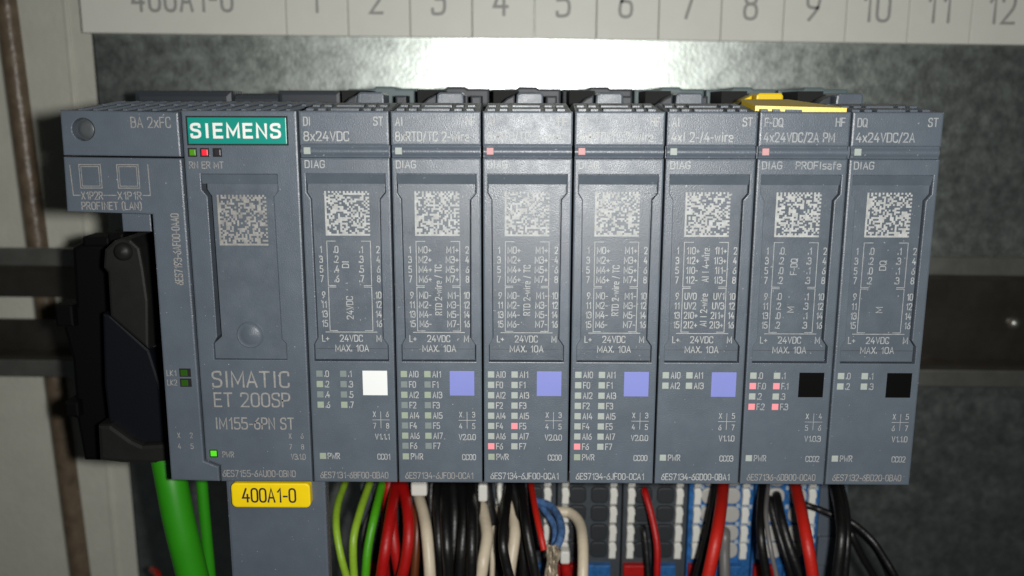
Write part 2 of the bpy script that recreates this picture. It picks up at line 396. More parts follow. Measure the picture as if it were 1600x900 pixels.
# ------------------------------------------------------------------ input/output modules
H = 64.3
MODS = [
 dict(t='DI', r='ST', n='8x24VDC', kind='di', sq='markwhite', x='X678', v='V1.1.1', cc='CC01', o='6ES7131-6BF00-0BA0', diag='led',
      lab='grey module with a white square marker, first beside the teal-plated module'),
 dict(t='AI', r='HF', n='8xRTD/TC 2-wire', kind='rtd', sq='markblue', x='X345', v='V2.0.0', cc='CC00', o='6ES7134-6JF00-0CA1', diag='led',
      lab='grey module with a lilac marker and no red lights, right beside the white-marked module'),
 dict(t='AI', r='HF', n='8xRTD/TC 2-wire', kind='rtd', sq='markblue', x='X345', v='V2.0.0', cc='CC00', o='6ES7134-6JF00-0CA1', diag='ledpale', red=(11, 14),
      lab='grey lilac-marked module with red lights at both F5 and F6'),
 dict(t='AI', r='HF', n='8xRTD/TC 2-wire', kind='rtd', sq='markblue', x='X345', v='V2.0.0', cc='CC00', o='6ES7134-6JF00-0CA1', diag='ledpale', red=(14,),
      lab='grey lilac-marked module with a single red light at F6, washed out by flash'),
 dict(t='AI', r='ST', n='4xI 2-/4-wire', kind='ai4', sq='markblue', x='X567', v='V1.1.0', cc='CC03', o='6ES7134-6GD00-0BA1', diag='led',
      lab='grey lilac-marked module with only four channel lights'),
 dict(t='F-DQ', r='HF', n='4x24VDC/2A PM', kind='fdq', sq='markblack', x='X456', v='V1.0.3', cc='CC02', o='6ES7136-6DB00-0CA0', diag='ledpale', red=(2, 3, 6, 7),
      lab='grey module with a yellow top, black marker and four red lights'),
 dict(t='DQ', r='ST', n='4x24VDC/2A', kind='dq', sq='markblack', x='X567', v='V1.1.0', cc='CC02', o='6ES7132-6BD20-0BA0', diag='led',
      lab='grey module with a black marker and no red lights, last of the row'),
]
LED = {k: box('status_light', 0, 1.12, -0.06, 0.1, 0, 1.12, k, bevel=0.05, data_only=True) for k in ('led', 'leddim', 'ledgreen', 'ledred', 'ledpale')}
def light(parent, k, x, z, label=None):
    o = link('status_light', LED[k], parent); o.location = (x*S, 0, z*S)
    if label: o['label'] = label
    return o

def make_module(i, d):
    X = 15.0*i
    t = thing('io_module', d['lab'], 'module', 'plug-in modules in the row')
    a, b, c = X+0.16, X+14.84, X+7.5
    body = box('housing', a+0.1, b-0.1, 1.55, 32, -H+0.25, -0.25, 'housing', t)
    prism('header', rect(a, b, -5.55, -0.02), 0, 1.6, 'housing', t, bevel=0.3)
    # light bar: a shallow channel with a rounded bar in it
    vs, fs = [], []; prof = []
    for k in range(13):
        th = math.pi*k/12; prof.append((0.42-0.30*math.sin(th), -5.85-1.4*(k/12)))
    prof = [(1.4, -5.5), (0.5, -5.56)] + prof + [(0.5, -7.54), (1.4, -7.6)]
    for y, z in prof: vs += [(a+0.1, y, z), (b-0.1, y, z)]
    for k in range(len(prof)-1): fs.append((2*k, 2*k+1, 2*k+3, 2*k+2))
    mesh('light_bar', vs, fs, 'housing', t, smooth=True)
    # front with the I-shaped pocket
    P = [(c, -10.2), (X+14.05, -10.2), (X+14.05, -13.3), (X+13.15, -14.4), (X+13.05, -38.15), (X+13.85, -39.3), (X+13.85, -42.2), (c, -42.2)]
    Q = [(c, -10.2), (X+0.95, -10.2), (X+0.95, -13.3), (X+1.62, -14.4), (X+1.75, -38.15), (X+1.12, -39.3), (X+1.12, -42.2), (c, -42.2)]
    framed('front_frame', [(c, -7.58), (b, -7.58), (b, -H), (c, -H)], [(c, -7.58), (a, -7.58), (a, -H), (c, -H)], P, Q, 0, 1.3, 1.6, 'housing', t)
    # pocket floor with the sloping upper edge
    off = lambda p, s: (p[0]+s*0.0, p[1])
    fl = [(x, z) for x, z in P[1:-1]] + [(x, z) for x, z in Q[-2:0:-1]]
    pan = prism('label_panel', [(x-(0.2 if x > c else -0.05), max(-42.0, min(-11.86, z))) for x, z in [(X+14.1, -11.86)] + P[2:-1] + Q[-2:1:-1] + [(X+1.0, -11.86)]], 0.75, 1.5, 'panel', t, bevel=0.06)
    mesh('panel_slope', [(X+0.98, 0.05, -10.25), (X+14.02, 0.05, -10.25), (X+14.02, 0.80, -11.88), (X+0.98, 0.80, -11.88)], [(0, 1, 2, 3)], 'panel', pan)
    mesh('foil_edge', [(X+1.3, 0.742, -40.08), (X+13.6, 0.742, -40.08), (X+13.6, 0.735, -40.17), (X+1.3, 0.735, -40.17)], [(0, 1, 2, 3)], 'dark', pan)
    # vented top, rising towards the back
    top = mesh('top_grille', [(a+.1, 0.35, -0.28), (b-.1, 0.35, -0.28), (b-.5, 14, 1.35), (a+.5, 14, 1.35), (a+.1, 30, -0.3), (b-.1, 30, -0.3)], [(0, 1, 2, 3), (3, 2, 5, 4), (0, 3, 4), (1, 5, 2)],
               'housing', t)
    for u0, u1 in ((0.9, 2.1), (2.9, 4.1), (5.0, 9.6), (10.4, 11.6), (12.4, 13.6)):
        for y0, y1 in ((2.6, 5.2), (7.6, 10.6)):
            zs = lambda y: -0.28 + 1.63*(y-0.35)/13.65
            sx = 0.5*(u0+u1-15)*0.0
            v = []
            for (uu, yy) in ((u0, y0), (u1, y0), (u1, y1), (u0, y1)):
                v += [(X+uu, yy, zs(yy)-0.1), (X+uu, yy, zs(yy)+0.34)]
            mesh('vent_rib', v, [(0, 2, 3, 1), (2, 4, 5, 3), (4, 6, 7, 5), (6, 0, 1, 7), (1, 3, 5, 7)], 'housing', top)
    if d['kind'] == 'fdq':                   # yellow cover lying slantwise over the vents
        zs = lambda y: -0.28 + 1.63*(y-0.35)/13.65
        pl = [(0.3, 4.0), (14.5, 1.3), (14.5, 2.2), (11.5, 7.5), (8.5, 13.6), (0.3, 13.6)]; n = len(pl)
        mesh('yellow_cover', [(X+u_, y_, zs(y_)-0.1) for u_, y_ in pl] + [(X+u_, y_, zs(y_)+0.8) for u_, y_ in pl],
             [tuple(range(n, 2*n))] + [(q_, (q_+1) % n, n+(q_+1) % n, n+q_) for q_ in range(n)], 'yellow', t)
    # header print
    pr = 'printed'
    k = Ink(-0.03)
    k.text(d['t'], X+1.0, -2.35, 1.3, xs=0.92)
    k.text(d['r'], X+13.9, -2.3, 1.3, align='r', xs=0.95)
    k.text(d['n'], X+0.95, -4.8, 1.42, w={'8x24VDC': 7.3, '4x24VDC/2A': 9.4, '4x24VDC/2A PM': 11.4, '4xI 2-/4-wire': 9.9}.get(d['n'], 11.9))
    k.text('DIAG', X+0.95, -9.2, 1.15, w=3.15)
    if d['kind'] == 'fdq': k.text('PROFIsafe', X+13.75, -9.2, 1.15, w=7.3, align='r')
    pr = 'printhaze' if i > 4 else pr
    k.build('header_lettering', pr, t)
    light(t, d['diag'], X+0.8, -7.0, 'pale red diagnosis light' if d['diag'] == 'ledpale' else None)
    # panel print
    code_square(pan, X+3.75, X+11.2, -20.55, -13.1, 0.72, 24, 100+i)
    k = Ink(0.72); kd = d['kind']
    for r in range(8):
        z = -23.45 - 1.67*r if r < 4 else -31.25 - 1.66*(r-4)
        k.text(str(2*r+1), X+2.25+(0.55 if r < 4 else 0.75), z, 1.08, align='c', xs=0.85)
        k.text(str(2*r+2), X+12.45 - (0 if r < 4 else -0.15), z, 1.08, align='c', xs=0.85) if r < 4 else k.text(str(2*r+2), X+12.75, z, 1.08, align='r', xs=0.85)
        if kd == 'rtd':
            sgn = '+' if r < 4 else '-'; n0 = 2*(r % 4)
            k.text('M%d%s' % (n0, sgn), X+4.3, z, 1.1, xs=0.95); k.text('M%d%s' % (n0+1, sgn), X+10.95, z, 1.1, align='r', xs=0.95)
        elif kd == 'ai4':
            l = ['1I0+', '1I2+', '1I0-', '1I2-', 'UV0', 'UV2', '2I0+', '2I2+'][r]; q = ['1I1+', '1I3+', '1I1-', '1I3-', 'UV1', 'UV3', '2I1+', '2I3+'][r]
            k.text(l, X+4.3, z, 1.1, xs=0.9); k.text(q, X+10.95, z, 1.1, align='r', xs=0.9)
        elif kd == 'di' and r < 4:
            k.text('.%d' % (2*r), X+5.0, z, 1.1, xs=0.9); k.text('.%d' % (2*r+1), X+9.9, z, 1.1, align='r', xs=0.9)
        elif kd == 'fdq' or (kd == 'dq' and r < 4):
            k.text('.%d' % (2*(r % 2)), X+4.9, z, 1.1, xs=0.9); k.text('.%d' % (2*(r % 2)+1), X+10.2, z, 1.1, align='r', xs=0.9)
    xl, xr, zt, zm, zb = X+3.86, X+11.2, -21.48, -29.2, -36.95
    k.poly([(xl+1.5, zt), (xl, zt), (xl, zm+0.12), (xl+1.3, zm+0.12)], 0.11); k.poly([(xr-1.5, zt), (xr, zt), (xr, zm+0.12), (xr-1.3, zm+0.12)], 0.11)
    k.poly([(xl+1.3, zm-0.14), (xl, zm-0.14), (xl, zb), (xl+1.3, zb)], 0.11); k.poly([(xr-1.3, zm-0.14), (xr, zm-0.14), (xr, zb), (xr-1.3, zb)], 0.11)
    k.line(X+3.1, -37.2, X+11.9, -37.2, 0.12)
    vt = {'rtd': [('RTD 2-wire / TC', 8.05, -34.1, 8.6)], 'ai4': [('AI I 4-wire', 8.1, -28.2, 5.7), ('AI I 2-wire', 8.1, -35.9, 5.6)], 'di': [('DI', 7.4, -26.0, 1.1), ('24VDC', 7.9, -34.9, 3.9)],
          'fdq': [('F-DQ', 7.9, -26.9, 2.7), ('M', 7.8, -33.4, 0.9)], 'dq': [('DQ', 7.8, -26.1, 1.6), ('M', 7.8, -33.4, 0.9)]}[kd]
    for s_, ux, z, wd in vt: k.text(s_, X+ux, z, 1.05, w=wd, rot=True)
    k.text('L+', X+2.5, -38.85, 1.1, xs=0.95); k.text('24VDC', X+5.55, -38.85, 1.1, w=3.8); k.text('M', X+12.55, -38.85, 1.1, align='r')
    k.text('MAX. 10A', X+4.7, -40.6, 1.1, w=5.65)
    k.build('wiring_lettering', pr, pan)
    # lower print, lights and the coloured marker
    box('colour_marker', X+9.3, X+13.55, -0.05, 0.1, -48.25, -43.85, d['sq'], t, bevel=0.04)
    k = Ink(-0.03)
    rows = {'rtd': 8, 'ai4': 2, 'di': 4, 'fdq': 4, 'dq': 2}[kd]
    for r in range(rows):
        z = -44.98 - 1.862*r
        for cidx in range(2):
            if kd == 'rtd': nm = ('AI%d' % (2*(r//2)+cidx)) if r % 2 == 0 else 'F%d' % (2*(r//2)+cidx)
            elif kd == 'ai4': nm = 'AI%d' % (2*r+cidx)
            elif kd == 'fdq': nm = ('.%d' if r % 2 == 0 else 'F.%d') % (2*(r//2)+cidx)
            else: nm = '.%d' % (2*r+cidx)
            step = 4.05 if kd != 'di' else 4.1
            x = X+0.87+step*cidx
            idx = 2*r+cidx
            kk = 'ledred' if idx in d.get('red', ()) else ('led' if kd in ('rtd', 'ai4', 'dq', 'fdq') else ('ledgreen' if idx in (4-2, 6, 7) else 'leddim'))
            if kd == 'rtd' and i == 1 and kk == 'led': kk = 'ledgreen' if r % 2 == 0 else 'leddim'
            if kd == 'di': x += 0.45
            light(t, kk, x, z, 'lit pinkish red fault light' if kk == 'ledred' else None)
            k.text(nm, x+1.48, z+0.03, 1.06, xs=0.88)
    zp = -59.98
    light(t, 'ledgreen' if i < 4 else 'led', X+0.9+(0.45 if kd == 'di' else 0), zp)
    k.text('PWR', X+2.4+(0.4 if kd == 'di' else 0), zp+0.03, 1.06, xs=0.9)
    g = d['x']
    k.text(g[0], X+11.15, -52.15, 0.92, align='c', xs=0.9); k.text(g[1], X+13.4, -52.15, 0.92, align='c', xs=0.9)
    k.text(g[2], X+11.15, -54.25, 0.92, align='c', xs=0.9); k.text(g[3], X+13.4, -54.25, 0.92, align='c', xs=0.9)
    k.line(X+12.25, -51.2, X+12.25, -54.2, 0.09); k.line(X+10.8, -52.72, X+13.75, -52.72, 0.09)
    k.text(d['v'], X+13.7, -56.3, 1.0, align='r', xs=0.95); k.text(d['cc'], X+13.7, -60.0, 1.0, align='r', xs=0.9)
    k.build('status_lettering', pr, t)
    k = Ink(-0.03); k.text(d['o'], X+1.35, -63.52, 1.12, w=11.9, wt=0.12); k.build('order_number', 'printwarm' if i in (0, 1, 5, 6) else pr, t)
    return t
for i, d in enumerate(MODS): make_module(i, d)

# ------------------------------------------------------------------ interface module with the teal plate
im = thing('interface_module', 'wide grey head module with teal name plate and large lettering', 'module')
box('housing', -18.7, -0.3, 2.8, 40, -60.1, -0.35, 'housing', im)
c = -9.9
P = [(c, -10.3), (-3.75, -10.3), (-3.75, -13.1), (-4.5, -14.0), (-4.3, -38.3), (-3.6, -39.1), (-3.6, -42.0), (c, -42.0)]
Q = [(c, -10.3), (-16.4, -10.3), (-16.4, -12.9), (-15.5, -14.0), (-15.4, -38.0), (-16.1, -39.2), (-16.1, -42.0), (c, -42.0)]
framed('front_frame', [(c, -0.02), (-0.16, -0.02), (-0.16, -H), (c, -H)],
       [(c, -0.02), (-18.95, -0.02), (-18.75, -60.3), (-16.3, -61.3), (-16.3, -H), (c, -H)], P, Q, 0, 2.6, 3, 'housing', im)
pan = prism('label_panel', [(-3.8, -11.9)] + P[2:-1] + [(-16.05, -41.95), (-16.05, -39.2), (-14.75, -38.0), (-14.9, -14.0), (-15.6, -12.9), (-15.6, -11.9)], 0.5, 1.6, 'panel', im, bevel=0.1)
mesh('panel_slope', [(-16.35, 0.05, -10.33), (-3.8, 0.05, -10.33), (-3.8, 0.55, -11.91), (-16.35, 0.55, -11.91)], [(0, 1, 2, 3)], 'panel', pan)
box('pocket_floor', -16.6, -3.5, 2.2, 2.7, -42.2, -10.2, 'pitch', im)  # black floor colour paints the shade in the slit beside the panel
lathe_front('press_dimple', -9.8, -37.7, [(2.35, 0.48), (2.2, 0.35), (1.9, 0.42), (1.5, 0.30), (0.9, 0.12), (0.01, 0.02)], 'panel', pan)
code_square(pan, -14.1, -5.9, -22.25, -13.75, 0.46, 26, 55, 'printwarm')
plate = box('name_plate', -18.0, -1.85, -0.12, 0.6, -5.4, -1.1, 'teal', im, bevel=0.12)
mesh('plate_groove', [(x, -0.012, z) for x, z in rect(-18.25, -1.6, -5.62, -0.88)], [(0, 1, 2, 3)], 'pitch', plate)
k = Ink(-0.16); k.text('SIEMENS', -17.35, -4.28, 2.06, w=14.4, wt=0.215, gap=0.32); k.build('plate_lettering', 'white', plate)
for x, m_, lb in ((-18.05, 'lampgreen', 'green lit run light'), (-16.05, 'lampred', 'red lit error light'), (-13.95, 'lampoff', 'unlit maintenance light')):
    box('status_light_bezel', x-0.2, x+1.3, -0.02, 0.2, -7.5, -6.05, 'pitch', im)
    o = box('status_light', x+0.05, x+1.1, -0.08, 0.2, -7.3, -6.25, m_, im, bevel=0.15); o['label'] = lb
k = Ink(-0.03)
for s_, x in (('RN', -18.1), ('ER', -16.05), ('MT', -14.05)): k.text(s_, x, -9.35, 1.05, w=1.35 if s_ != 'MT' else 1.5)
k.build('light_lettering', 'printwarm', im); k = Ink(-0.03)
k.text('SIMATIC', -16.6, -46.85, 2.7, w=13.1, wt=0.125); k.build('name_lettering', 'printwarm', im); k = Ink(-0.03); k.text('ET 200SP', -16.5, -50.4, 2.4, w=13.0, wt=0.12)
k.build('name_lettering', 'printwarm', im); k = Ink(-0.03); k.text('IM155-6PN ST', -16.6, -54.5, 2.0, w=13.6, wt=0.12)
k.build('name_lettering', 'printwarm', im)
k = Ink(-0.03)
k.text('PWR', -15.7, -59.75, 1.0, xs=0.9); k.text('V3.1.0', -1.2, -60.1, 1.0, align='r', xs=0.85)
for s_, x, z in (('X', -3.7, -56.2), ('6', -1.6, -56.2), ('7', -3.7, -58.2), ('8', -1.6, -58.2)): k.text(s_, x, z, 0.9, align='c', xs=0.9)
k.text('6ES7155-6AU00-0BN0', -15.9, -63.35, 1.15, w=12.8)
k.build('small_lettering', 'printwarm', im)
o = box('status_light', -17.85, -16.75, -0.08, 0.2, -59.6, -58.55, 'lampbright', im, bevel=0.12); o['label'] = 'bright green power light'
mesh('status_light_bezel', [(x, -0.012, z) for x, z in rect(-18.0, -16.6, -59.78, -58.38)], [(0, 1, 2, 3)], 'pitch', im)
top = mesh('top_grille', [(-38.6, 0.5, -0.3), (-0.3, 0.5, -0.3), (-0.3, 15, 1.5), (-36, 15, 1.5), (-0.3, 40, 0.5), (-36, 40, 0.5)], [(0, 1, 2, 3), (3, 2, 4, 5)], 'housing', im)
for i in range(15):
    for rr in range(2):
        x, y0, y1 = -36.6 + 2.45*i + 1.1*rr, (2.0, 8.4)[rr], (6.6, 13.0)[rr]
        zs = lambda y: -0.3 + 1.8*(y-0.5)/14.5
        v = []
        for uu, yy in ((x, y0), (x+0.7, y0), (x+2.0, y1), (x+1.3, y1)): v += [(uu, yy, zs(yy)-0.1), (uu, yy, zs(yy)+0.33)]
        mesh('vent_rib', v, [(0, 2, 3, 1), (2, 4, 5, 3), (4, 6, 7, 5), (6, 0, 1, 7), (1, 3, 5, 7)], 'housing', top)
# lower end of the housing, stepping back below the front
prism('lower_housing', [(-16.9, -125), (1.2, -125), (1.2, -60), (-16.9, -60)], 4.0, 6.5, 'housing', im, bevel=0.5)
box('rear_shell', -43, -0.4, 42, 80, -60, 3.2, 'dark', im, bevel=1.0)
p0, p1 = at(225, 160, 45), at(370, 141, 45)
box('rear_cover', p0.x, -23.0, 40, 47, -4, 3.9, 'dark', im, bevel=1.2)
box('rear_hook', -22.6, -14.5, 43, 47, -4, 3.4, 'dark', im, bevel=0.4)
box('rear_cover', -13.6, -0.6, 40, 47, -4, 4.0, 'dark', im, bevel=0.9)

# yellow tag on it
def rounded(x0, x1, z0, z1, r, n=5):
    out = []
    for cx, cz, a0 in ((x1-r, z1-r, 0), (x0+r, z1-r, 90), (x0+r, z0+r, 180), (x1-r, z0+r, 270)):
        for k in range(n+1):
            a = math.radians(a0+90*k/n); out.append((cx+r*math.cos(a), cz+r*math.sin(a)))
    return out
ty = thing('marking_label', 'yellow plastic marking label with black number below the teal-plated module', 'label')
a_, b_ = at(362, 752, 3), at(487, 791, 3)
yb = prism('label_body', rounded(a_.x, b_.x, b_.z, a_.z-0.05, 0.9), 2.3, 3.95, 'label', ty, bevel=0.3)
k = Ink(2.26); t0, t1 = at(380, 786, 2.3), at(461, 765, 2.3); k.text('400A1-0', t0.x, t0.z+0.25, t1.z-t0.z-0.1, w=t1.x-t0.x, wt=0.13); k.build('label_lettering', 'ink', yb)

# ------------------------------------------------------------------ bus adapter (left) with its plug
ba = thing('bus_adapter', 'grey L-shaped network adapter with two square outlines, beside the teal-plated module', 'adapter')
hc, hz, hr_ = -35.15, -3.1, 1.85
semi = lambda sg: [(hc + sg*hr_*math.sin(math.pi*k/12), hz + hr_*math.cos(math.pi*k/12)) for k in range(13)]
cov = framed('cover', [(hc, -0.05), (-19.45, -0.3), (-19.42, -7.5), (hc, -7.35)], [(hc, -0.05), (-38.7, -0.02), (-38.8, -7.3), (hc, -7.35)], semi(1), semi(-1), 0, 3.0, 10, 'housing', ba, 0.28, 0.15)
prism('housing', [(-38.85, -7.55), (-19.4, -7.75), (-19.1, -60.5), (-16.6, -61.6), (-16.6, -H), (-25.15, -H+0.2), (-24.9, -17.0), (-39.1, -16.6)], 0, 12, 'housing', ba, bevel=0.3)
box('rear_body', -30, -19.3, 12, 38, -58, -1, 'dark', ba)
box('upper_body', -38.3, -19.5, 10.2, 34, -16, -0.6, 'dark', ba)
q0, q1 = at(190, 337, 4), at(237, 362, 4)
box('inner_block', q0.x, q1.x, 4, 12, q1.z, q0.z+2, 'housing', ba, bevel=0.2)
k = Ink(-0.03)
k.text('BA 2xFC', -27.2, -2.75, 1.62, w=6.4, wt=0.105)
k.build('cover_lettering', 'printwarm', cov)
lathe_front('screw', hc, hz, [(1.95, 1.9), (1.6, 1.75), (1.4, 1.5), (0.7, 1.3), (0.01, 1.35)], 'screw', cov)
k = Ink(-0.03)
for x0, x1 in ((-36.4, -32.85), (-30.15, -26.6)):
    k.poly(rect(x0, x1, -12.65, -8.8), 0.13, True); k.poly(rect(x0+0.32, x1-0.32, -12.33, -9.12), 0.10, True)
k.poly([(-37.9, -8.9), (-37.75, -13.85), (-36.6, -13.85)], 0.14); k.poly([(-25.0, -8.8), (-24.95, -13.85), (-26.2, -13.85)], 0.14)
k.line(-32.7, -13.85, -30.6, -13.85, 0.13)
k.text('X1P2R', -36.4, -14.5, 1.2, w=3.5); k.text('X1P1R', -30.35, -14.5, 1.2, w=3.9)
k.text('PROFINET (LAN)', -36.5, -16.2, 1.2, w=9.9)
k.text('6ES7193-6AF00-0AA0', -20.55, -28.9, 1.25, w=12.0, rot=True)
k.text('LK1', -24.45, -44.9, 0.95, w=1.6); k.text('LK2', -24.45, -46.6, 0.95, w=1.6)
for s_, x, z in (('X', -23.2, -56.2), ('2', -21.0, -56.2), ('4', -23.2, -58.2), ('5', -21.0, -58.2)): k.text(s_, x, z, 0.9, align='c', xs=0.9)
k.build('adapter_lettering', 'printwarm', ba)
for z in (-44.95, -46.75):
    mesh('status_light_bezel', [(x, -0.012, zz) for x, zz in rect(-22.3, -20.3, z-0.15, z+1.35)], [(0, 1, 2, 3)], 'pitch', ba)
    box('status_light', -22.1, -20.9, -0.07, 0.2, z, z+1.1, 'lampdark', ba, bevel=0.1)

plug = thing('network_plug', 'bulky black angled network plug with grey locking arm, hanging under the adapter', 'plug')
def shape(name, pts, y0, y1, m, bev=0.6):
    return prism(name, [(at(px, py, y0).x, at(px, py, y0).z) for px, py in pts], y0, y1, m, plug, bevel=bev)
shape('plug_body', [(112, 388), (128, 378), (165, 384), (240, 372), (248, 500), (262, 560), (270, 722), (131, 720), (119, 655), (108, 650), (118, 636), (112, 562), (95, 500), (104, 488), (117, 478)], 26, 50, 'black', 1.2)
arm = shape('locking_arm', [(161, 418), (163, 390), (178, 376), (203, 374), (218, 388), (224, 420), (231, 470), (232, 546), (172, 494), (168, 426)], 13, 24, 'blackgrey', 0.5)
pv = at(193, 393, 12.9)
lathe_front('pivot_pin', pv.x, pv.z, [(1.7, 13.0), (1.6, 12.4), (1.0, 11.9), (0.01, 11.7)], 'blackgrey', arm)
shape('lower_lever', [(160, 490), (172, 492), (233, 547), (250, 600), (262, 655), (262, 696), (218, 694), (170, 662), (163, 600)], 16, 25, 'plugblue', 0.5)
shape('cable_clamp', [(152, 665), (172, 664), (205, 688), (222, 696), (268, 693), (268, 716), (255, 725), (190, 724), (155, 720)], 14, 30, 'blackgrey', 0.8)
e0 = at(222, 395, 22)
prism('toothed_edge', [(at(x, y, 20).x, at(x, y, 20).z) for x, y in [(222, 388), (238, 395), (248, 560), (262, 660), (250, 640), (238, 560), (231, 470)]], 20, 26, 'blackgrey', plug, 0.2)
for j in range(13):
    tp = at(226+1.35*j+(3 if j % 2 else 0), 392+12.2*j, 18)
    box('tooth', tp.x-0.75, tp.x+0.9, 18, 20.5, tp.z-0.55, tp.z+0.55, 'tooth', plug, bevel=0.2)
tp = at(237, 531, 17); box('contact', tp.x-0.35, tp.x+0.35, 16.5, 18, tp.z-0.7, tp.z+0.7, 'brass', plug, bevel=0.1)
for px, py, wx, wz in ((150, 378, 2.6, 1.0), (112, 640, 1.4, 1.6), (100, 494, 1.8, 2.2), (180, 372, 1.6, 1.0)):
    tp = at(px, py, 24); box('clip', tp.x-wx, tp.x+wx, 24, 30, tp.z-wz, tp.z+wz, 'black', plug, bevel=0.5)
tag(tube('network_cable', [at(258, 700, 18), at(266, 742, 16), at(279, 810, 15), at(296, 880, 15), at(316, 960, 16)], 3.05, 'green', seg=24), 'thick bright green network cable leaving the black plug', 'cable')
tag(tube('network_cable', [at(312, 700, 24), at(316, 760, 24), at(322, 830, 24), at(334, 960, 24)], 1.15, 'green', seg=16), 'thin dark green cable squeezed between thick green cable and grey housing', 'cable')
tag(tube('wire', [at(238, 890, 60), at(246, 897, 55), at(252, 920, 50), at(256, 960, 50)], 0.9, 'redbright'), 'short red wire end peeping out left of the thick green cable', 'wire')

# ------------------------------------------------------------------ base units behind and under the modules
TY = 42.0
row_z = [at(957, y, TY).z for y in (748, 776, 805, 834, 861)]
BL = ['black base unit behind the white-marked module, wires in front', 'black base unit behind the first lilac-marked module', 'black base unit behind the module with lights at F5 and F6',
      'black base unit with white levers behind the module with one F6 light', 'black base unit with white levers behind the four-channel lilac-marked module',
      'base unit with blue terminals and yellow latch behind the yellow-topped module', 'base unit with blue terminals behind the last module of the row']
shared = {}
def shared_part(key, make):
    if key not in shared: shared[key] = make()
    return shared[key]
for i in range(7):
    X = 15.0*i; blue = i >= 5
    t = thing('base_unit', BL[i], 'base unit', 'base units under the modules')
    t.location = (X*S, 0, 0)
    def part(key, nm, make, loc=(0, 0, 0), parent=t):
        o = link(nm, shared_part(key, make), parent); o.location = tuple(c_*S for c_ in loc); return o
    part('body', 'base_body', lambda: box('base_body', 0.15, 14.85, 50, 81, -112, -3, 'dark', data_only=True))
    light_top = i in (0, 4, 5, 6)
    part(('uf', light_top), 'upper_frame', lambda: prism('upper_frame', [(0.2, -3), (14.8, -3), (14.8, 4.5), (10.2, 4.5), (9.6, 4.9), (6.0, 4.9), (5.4, 4.4), (0.2, 4.4)], 44, 60, 'baseblue' if light_top else 'dark', bevel=0.5, data_only=True))
    lt = part(('latch', i == 5), 'latch', lambda: prism('latch', [(5.3, -0.6), (10.6, -0.6), (10.6, 2.9), (10.2, 3.4), (6.2, 3.4), (5.6, 3.0)], 24, 31, 'yellow' if i == 5 else 'housing', bevel=0.35, data_only=True))
    part(('ls', i == 5), 'latch_shoulder', lambda: prism('latch_shoulder', [(1.2, -0.6), (5.25, -0.6), (5.25, 3.0), (3.8, 2.3), (2.4, 1.1)], 26, 31, 'yellow' if i == 5 else 'dark', bevel=0.3, data_only=True), parent=lt)
    part('latchshade', 'latch_shade_block', lambda: box('latch_shade_block', 1.0, 6.0, 33, 44, -2, 3.9, 'pitch', data_only=True))  # solid black block standing in for the dark void beside the latch
    part('bump', 'frame_tab', lambda: box('frame_tab', 11.4, 13.6, 34, 40, -2, 2.9, 'dark', bevel=0.4, data_only=True))
    tb = part(('tb', blue), 'terminal_box', lambda: box('terminal_box', 0.15, 14.85, TY+1.2, 50, -112, -56, 'blue' if blue else 'termbox', bevel=0.3, data_only=True))
    for r, z in enumerate(row_z):
        for ux in ((1.9, 12.85) if i else ()):
            part('lever', 'release_lever', lambda: prism('release_lever', [(-0.8, -1.95), (0.8, -1.95), (0.8, -0.3), (1.0, 0.2), (0.85, 1.4), (0.5, 2.0), (-0.6, 2.0), (-0.85, 1.5), (-0.7, 0.1)], TY, TY+1.6, 'lever', bevel=0.3, data_only=True), (ux, 0, z))
        for ux in (4.75, 9.75):
            def ring():
                bm = bmesh.new(); prism_bm(bm, rounded(-1.95, 1.95, -1.95, 1.95, 1.1 if not blue else 1.6, 4), TY+0.5, TY+1.5, 0.35)
                return finish('wire_entry', bm, 'entrypale' if blue else 'entry', None, True)
            part(('entry', blue), 'wire_entry', ring, (ux, 0, z))
        if blue:
            rb = random.Random(i*10+r)
            for ux in (3.15, 7.3, 11.2, 13.95):
                part('mark', 'terminal_marking', lambda: box('terminal_marking', -0.42, 0.42, TY+0.9, TY+1.4, -0.5, 0.5, 'termmark', bevel=0.1, data_only=True), (ux+rb.uniform(-0.2, 0.2), 0, z+2.1+rb.uniform(-0.5, 0.4)))
    zb = at(957, 890, TY).z
    part('pblue', 'supply_terminal', lambda: box('supply_terminal', -2.6, 2.6, TY-0.4, TY+3, -4.2, 1.2, 'blue', bevel=0.3, data_only=True), (9.9, 0, zb))
    part('pred', 'supply_terminal', lambda: box('supply_terminal', -2.4, 2.4, TY-0.4, TY+3, -4.2, 1.2, 'red', bevel=0.3, data_only=True), (2.9, 0, zb))
ec = thing('end_cover', 'plain dark end cover closing off the blue base unit at the row end', 'cover')
box('cover_body', 105.2, 111.5, TY+2, 81, -112, -50, 'housing', ec, bevel=0.4)
box('cover_tab', 105.2, 109.8, TY+1, TY+2.2, -103, -96, 'housing', ec, bevel=0.3)

